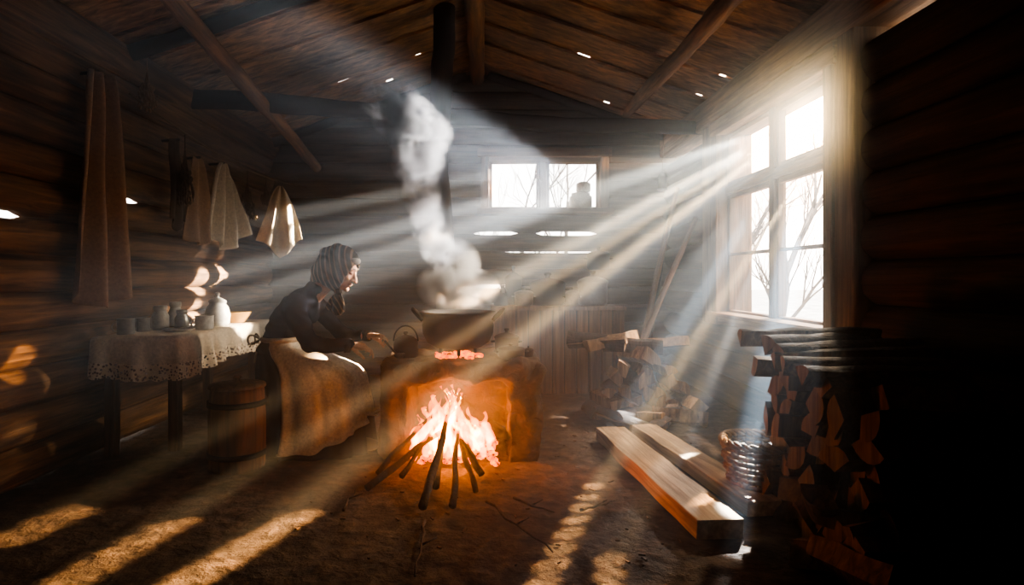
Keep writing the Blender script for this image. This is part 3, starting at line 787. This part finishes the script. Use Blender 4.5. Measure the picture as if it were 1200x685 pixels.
for i,(u0,v0,u1,v1) in enumerate(((570,590,648,650),(500,612,484,680),(600,585,648,603),(400,600,420,575),(680,600,720,590))):
    Ya=F*CH/(v0-325);Yb=F*CH/(v1-325); a=px(u0,v0,Ya);b=px(u1,v1,Yb); a.z=b.z=.010
    bm=bmesh.new(); pts=[a.lerp(b,k/8)+Vector((.025*nz((k*.5,i,0),1,i),.025*nz((k*.5,i,3),1,i),.002)) for k in range(9)]
    tube(bm,pts,[.008-.0006*k for k in range(9)],7); 
    m_=pts[4]; tube(bm,[m_,m_+Vector((.06,.05,.01))],[.005,.003],5); mk('twig',bm,M_bark)
# ---------------------------------------------------------------- outside trees
def tree(name,base,h,seed,lean=0,r=.06):
    random.seed(seed); bm=bmesh.new()
    def br(p,d,L,r,dep):
        n=4; pts=[p];rad=[r]; q=p.copy(); dd=d.copy()
        for k in range(n):
            dd=(dd+Vector((U(-1,1),U(-1,1),U(-.3,.6)))*.16).normalized(); q=q+dd*L/n; pts.append(q.copy()); rad.append(r*(1-.45*(k+1)/n))
        tube(bm,pts,rad,5)
        if dep>0:
            for k in range(4 if dep>1 else 3):
                i=random.randint(1,n); nd=(dd+Vector((U(-1,1),U(-1,1),U(-.2,.9)))*.85).normalized(); br(pts[i],nd,L*U(.5,.75),rad[i]*.6,dep-1)
    br(Vector(base),Vector((lean,0,1)),h,r,4); return mk(name,bm,M_twigout)
tree('bare_tree',(.5,10.2,-.1),2.3,5); tree('bare_tree',(-.9,11.5,-.1),2.6,7); tree('bare_tree',(1.6,12.5,-.1),2.8,6)
tree('bare_tree',(3.35,6.7,-.1),1.15,8,r=.05); tree('bare_tree',(5.7,11.6,-.1),2.6,9,r=.08); tree('bare_tree',(4.7,11.2,-.1),2.4,12,r=.08)
# ---------------------------------------------------------------- steam + haze
def steam_mat():
    m,t,o=nt('steam'); tc=N(t,'ShaderNodeTexCoord'); g=N(t,'ShaderNodeNewGeometry')
    ln_=N(t,'ShaderNodeVectorMath',operation='LENGTH'); t.links.new(tc.outputs['Object'],ln_.inputs[0])
    mr=N(t,'ShaderNodeMapRange'); mr.inputs['From Min'].default_value=1; mr.inputs['From Max'].default_value=.35; t.links.new(ln_.outputs['Value'],mr.inputs['Value'])
    n=N(t,'ShaderNodeTexNoise'); n.inputs['Scale'].default_value=7; n.inputs['Detail'].default_value=4; n.inputs['Distortion'].default_value=.8; t.links.new(g.outputs['Position'],n.inputs['Vector'])
    mr2=N(t,'ShaderNodeMapRange'); mr2.inputs['From Min'].default_value=.42; mr2.inputs['From Max'].default_value=.60; t.links.new(n.outputs['Fac'],mr2.inputs['Value'])
    mu=N(t,'ShaderNodeMath',operation='MULTIPLY'); t.links.new(mr.outputs[0],mu.inputs[0]); t.links.new(mr2.outputs[0],mu.inputs[1])
    mu2=N(t,'ShaderNodeMath',operation='MULTIPLY'); mu2.inputs[1].default_value=15; t.links.new(mu.outputs[0],mu2.inputs[0])
    v=N(t,'ShaderNodeVolumeScatter'); v.inputs['Color'].default_value=(.97,.97,.97,1); v.inputs['Anisotropy'].default_value=.35
    t.links.new(mu2.outputs[0],v.inputs['Density']); t.links.new(v.outputs[0],o.inputs['Volume']); return m
M_steam=steam_mat()
sp=empty('steam_plume')
for i,(u,v,Y,r,rz) in enumerate(((537,346,3.88,.22,.10),(516,335,3.88,.17,.15),(558,338,3.9,.17,.14),(534,310,3.92,.18,.19),(512,285,3.95,.13,.17),(500,258,4.0,.13,.18),(494,225,4.05,.15,.2),(490,190,4.1,.20,.2),(492,158,4.15,.25,.2),(474,138,4.2,.25,.18),(458,118,4.3,.25,.15))):
    bm=bmesh.new(); ell(bm,(0,0,0),1,sub=2); p=px(u,v,Y); mk('puff_%d'%(i+1),bm,M_steam,sp,mat4=Matrix.Translation(p)@Matrix.Diagonal((r,r,rz,1)))
m,t,o=nt('smoky_air'); v=N(t,'ShaderNodeVolumeScatter'); v.inputs['Color'].default_value=(.78,.90,1,1); v.inputs['Density'].default_value=.085; v.inputs['Anisotropy'].default_value=.4; t.links.new(v.outputs[0],o.inputs['Volume'])
bm=bmesh.new(); x0,x1=XL-.02,XR+.04; pr=[(x0,.0),(x1,.0),(x1,2.6),(-.1,3.38),(x0,2.6)]
f0=[bm.verts.new((x,1.6,z)) for x,z in pr]; f1=[bm.verts.new((x,YB+.02,z)) for x,z in pr]
bm.faces.new(f0); bm.faces.new(f1)
for k in range(5): bm.faces.new((f0[k],f0[(k+1)%5],f1[(k+1)%5],f1[k]))
mk('room_haze',bm,m,smooth=False)
# ---------------------------------------------------------------- lights
def light(name,kind,loc,power,col,**k):
    l=bpy.data.lights.new(name,kind); l.energy=power; l.color=col
    for a,b in k.items(): setattr(l,a,b)
    o=bpy.data.objects.new(name,l); o.location=loc; COL.objects.link(o); return o
P1=Vector((.543*5.0,5.0,1.1+.271*5.0)); P2=Vector((5.1,9.0,3.6)); P3=Vector((2.0,9.5,2.6)); P3b=Vector((2.0,9.5,2.28)); P1b=Vector((2.6,4.5,2.2))
WARM=(1,.64,.31); COOL=(.76,.89,1.0); MIDW=(1,.90,.75)
light('low_sun','POINT',P1,650,(1,.84,.64),shadow_soft_size=.045)
light('low_sun_rear','POINT',P2,3000,(.95,.95,.95),shadow_soft_size=.06)
def shaft(P,T,deg,power,col,blend=.35,soft=.02):
    T=Vector(T); o=light('sun_and_fill_spot','SPOT',P,power,col,shadow_soft_size=soft,spot_size=math.radians(deg),spot_blend=blend)  # also names the fill spots added for steam and hands
    o.rotation_euler=(T-Vector(P)).to_track_quat('-Z','Y').to_euler(); return o
def fl_(u,v): Y=F*CH/(v-325); return px(u,v,Y)
def streak(P,u0,v0,u1,v1,n,deg,pw):
    a=fl_(u0,v0); b=fl_(u1,v1)
    for k in range(n): shaft(P,a.lerp(b,k/(n-1)),deg,pw,WARM,blend=.6,soft=.015)
streak(P1,5,634,240,533,10,1.5,13000)
streak(P1,75,684,205,612,6,1.4,12000)
streak(P1,215,682,355,602,7,1.7,14000)
streak(P1b,636,682,698,566,8,1.8,5200); streak(P1b,716,690,718,650,3,1.8,4500)
shaft(P1,(-2.4,3.1,.66),2.0,8000,WARM); shaft(P1,(-2.0,4.55,.80),5,16000,MIDW)
shaft(P1,W(402,440,-.1),5,19000,MIDW); shaft(P1,W(398,330),4,9000,MIDW); shaft(P1,W(434,398,-.05),2.6,9000,WARM)  # last spot is added fill to lift the hands out of the murk
shaft(P1,(.95,2.8,.08),4.0,7500,WARM); shaft(P1,(1.05,4.7,.55),7,2400,MIDW)
shaft(P1,(-.2,3.9,1.14),4,5000,MIDW,blend=.6)  # added spot to backlight the steam over the pot
shaft(P1,(0,0,1.1),8,5500,(1,.60,.26),blend=1.0,soft=.03)
for u,v,Y,dg,pw in ((650,415,4.6,4.6,13000),(692,425,4.6,3.5,13000),(640,385,4.7,2.6,10000),(745,470,4.3,4,11000),(812,560,3.3,4,18000),(872,650,2.5,4.5,17000)):
    shaft(P1,px(u,v,Y),dg,pw,COOL,blend=.45)
for u,v,Y,dg,pw in ((280,258,5.55,1.9,150000),(290,288,5.7,2.0,160000),(300,318,5.5,2.2,140000),(330,342,5.25,2.2,150000),(345,300,5.4,1.6,110000)):
    shaft(P2,px(u,v,Y),dg,pw,(1,.92,.80),blend=.5)
shaft(P3b,(-.54,4.15,2.12),9,11000,(.97,.97,1.0),blend=.8,soft=.06)  # added backlight for the upper steam, stands for sky through the rear window
shaft(P3,(-.36,3.95,1.35),6,9000,(.97,.97,1.0),blend=.8,soft=.06)  # added backlight for the lower plume, likewise no sun beam
light('fire_light','POINT',(-.2,3.66,.25),46,(1,.30,.055),shadow_soft_size=.06)
light('fire_light_front','POINT',(-.22,3.40,.16),8,(1,.34,.07),shadow_soft_size=.05)
light('ember_light','POINT',(-.184,3.60,.62),.6,(1,.33,.07),shadow_soft_size=.02)
# sky: pale winter haze with a warm glow round the low sun
wd=bpy.data.worlds.new('world'); scene.world=wd; wd.use_nodes=True; t=wd.node_tree; t.nodes.clear()
o=t.nodes.new('ShaderNodeOutputWorld'); b=t.nodes.new('ShaderNodeBackground'); b.inputs[1].default_value=1
tc=N(t,'ShaderNodeTexCoord'); dt=N(t,'ShaderNodeVectorMath',operation='DOT_PRODUCT'); t.links.new(tc.outputs['Generated'],dt.inputs[0]); dt.inputs[1].default_value=Vector((.543,1,.275)).normalized()
mxx=N(t,'ShaderNodeMath',operation='MAXIMUM'); mxx.inputs[1].default_value=0; t.links.new(dt.outputs['Value'],mxx.inputs[0])
def powmul(e,s):
    p=N(t,'ShaderNodeMath',operation='POWER'); p.inputs[1].default_value=e; t.links.new(mxx.outputs[0],p.inputs[0])
    q=N(t,'ShaderNodeVectorMath',operation='SCALE'); q.inputs[0].default_value=s; t.links.new(p.outputs[0],q.inputs['Scale']); return q
g1=powmul(90,(12,5,.8)); g2=powmul(1800,(300,130,30))
ad=N(t,'ShaderNodeVectorMath',operation='ADD'); t.links.new(g1.outputs[0],ad.inputs[0]); t.links.new(g2.outputs[0],ad.inputs[1])
ad2=N(t,'ShaderNodeVectorMath',operation='ADD'); ad2.inputs[1].default_value=(6.6,6.5,6.4); t.links.new(ad.outputs[0],ad2.inputs[0])
t.links.new(ad2.outputs[0],b.inputs[0]); t.links.new(b.outputs[0],o.inputs[0])
try: scene.view_settings.look='AgX - High Contrast'
except Exception as e: print(e)
# ---------------------------------------------------------------- camera
c=bpy.data.cameras.new('camera'); co=bpy.data.objects.new('camera',c); COL.objects.link(co)
co.location=(0,0,CH); co.rotation_euler=(math.pi/2,0,0); c.sensor_width=36; c.lens=F/1200*36; c.shift_x=.025; c.shift_y=-17.5/1200; c.clip_start=.05; c.clip_end=200
scene.camera=co
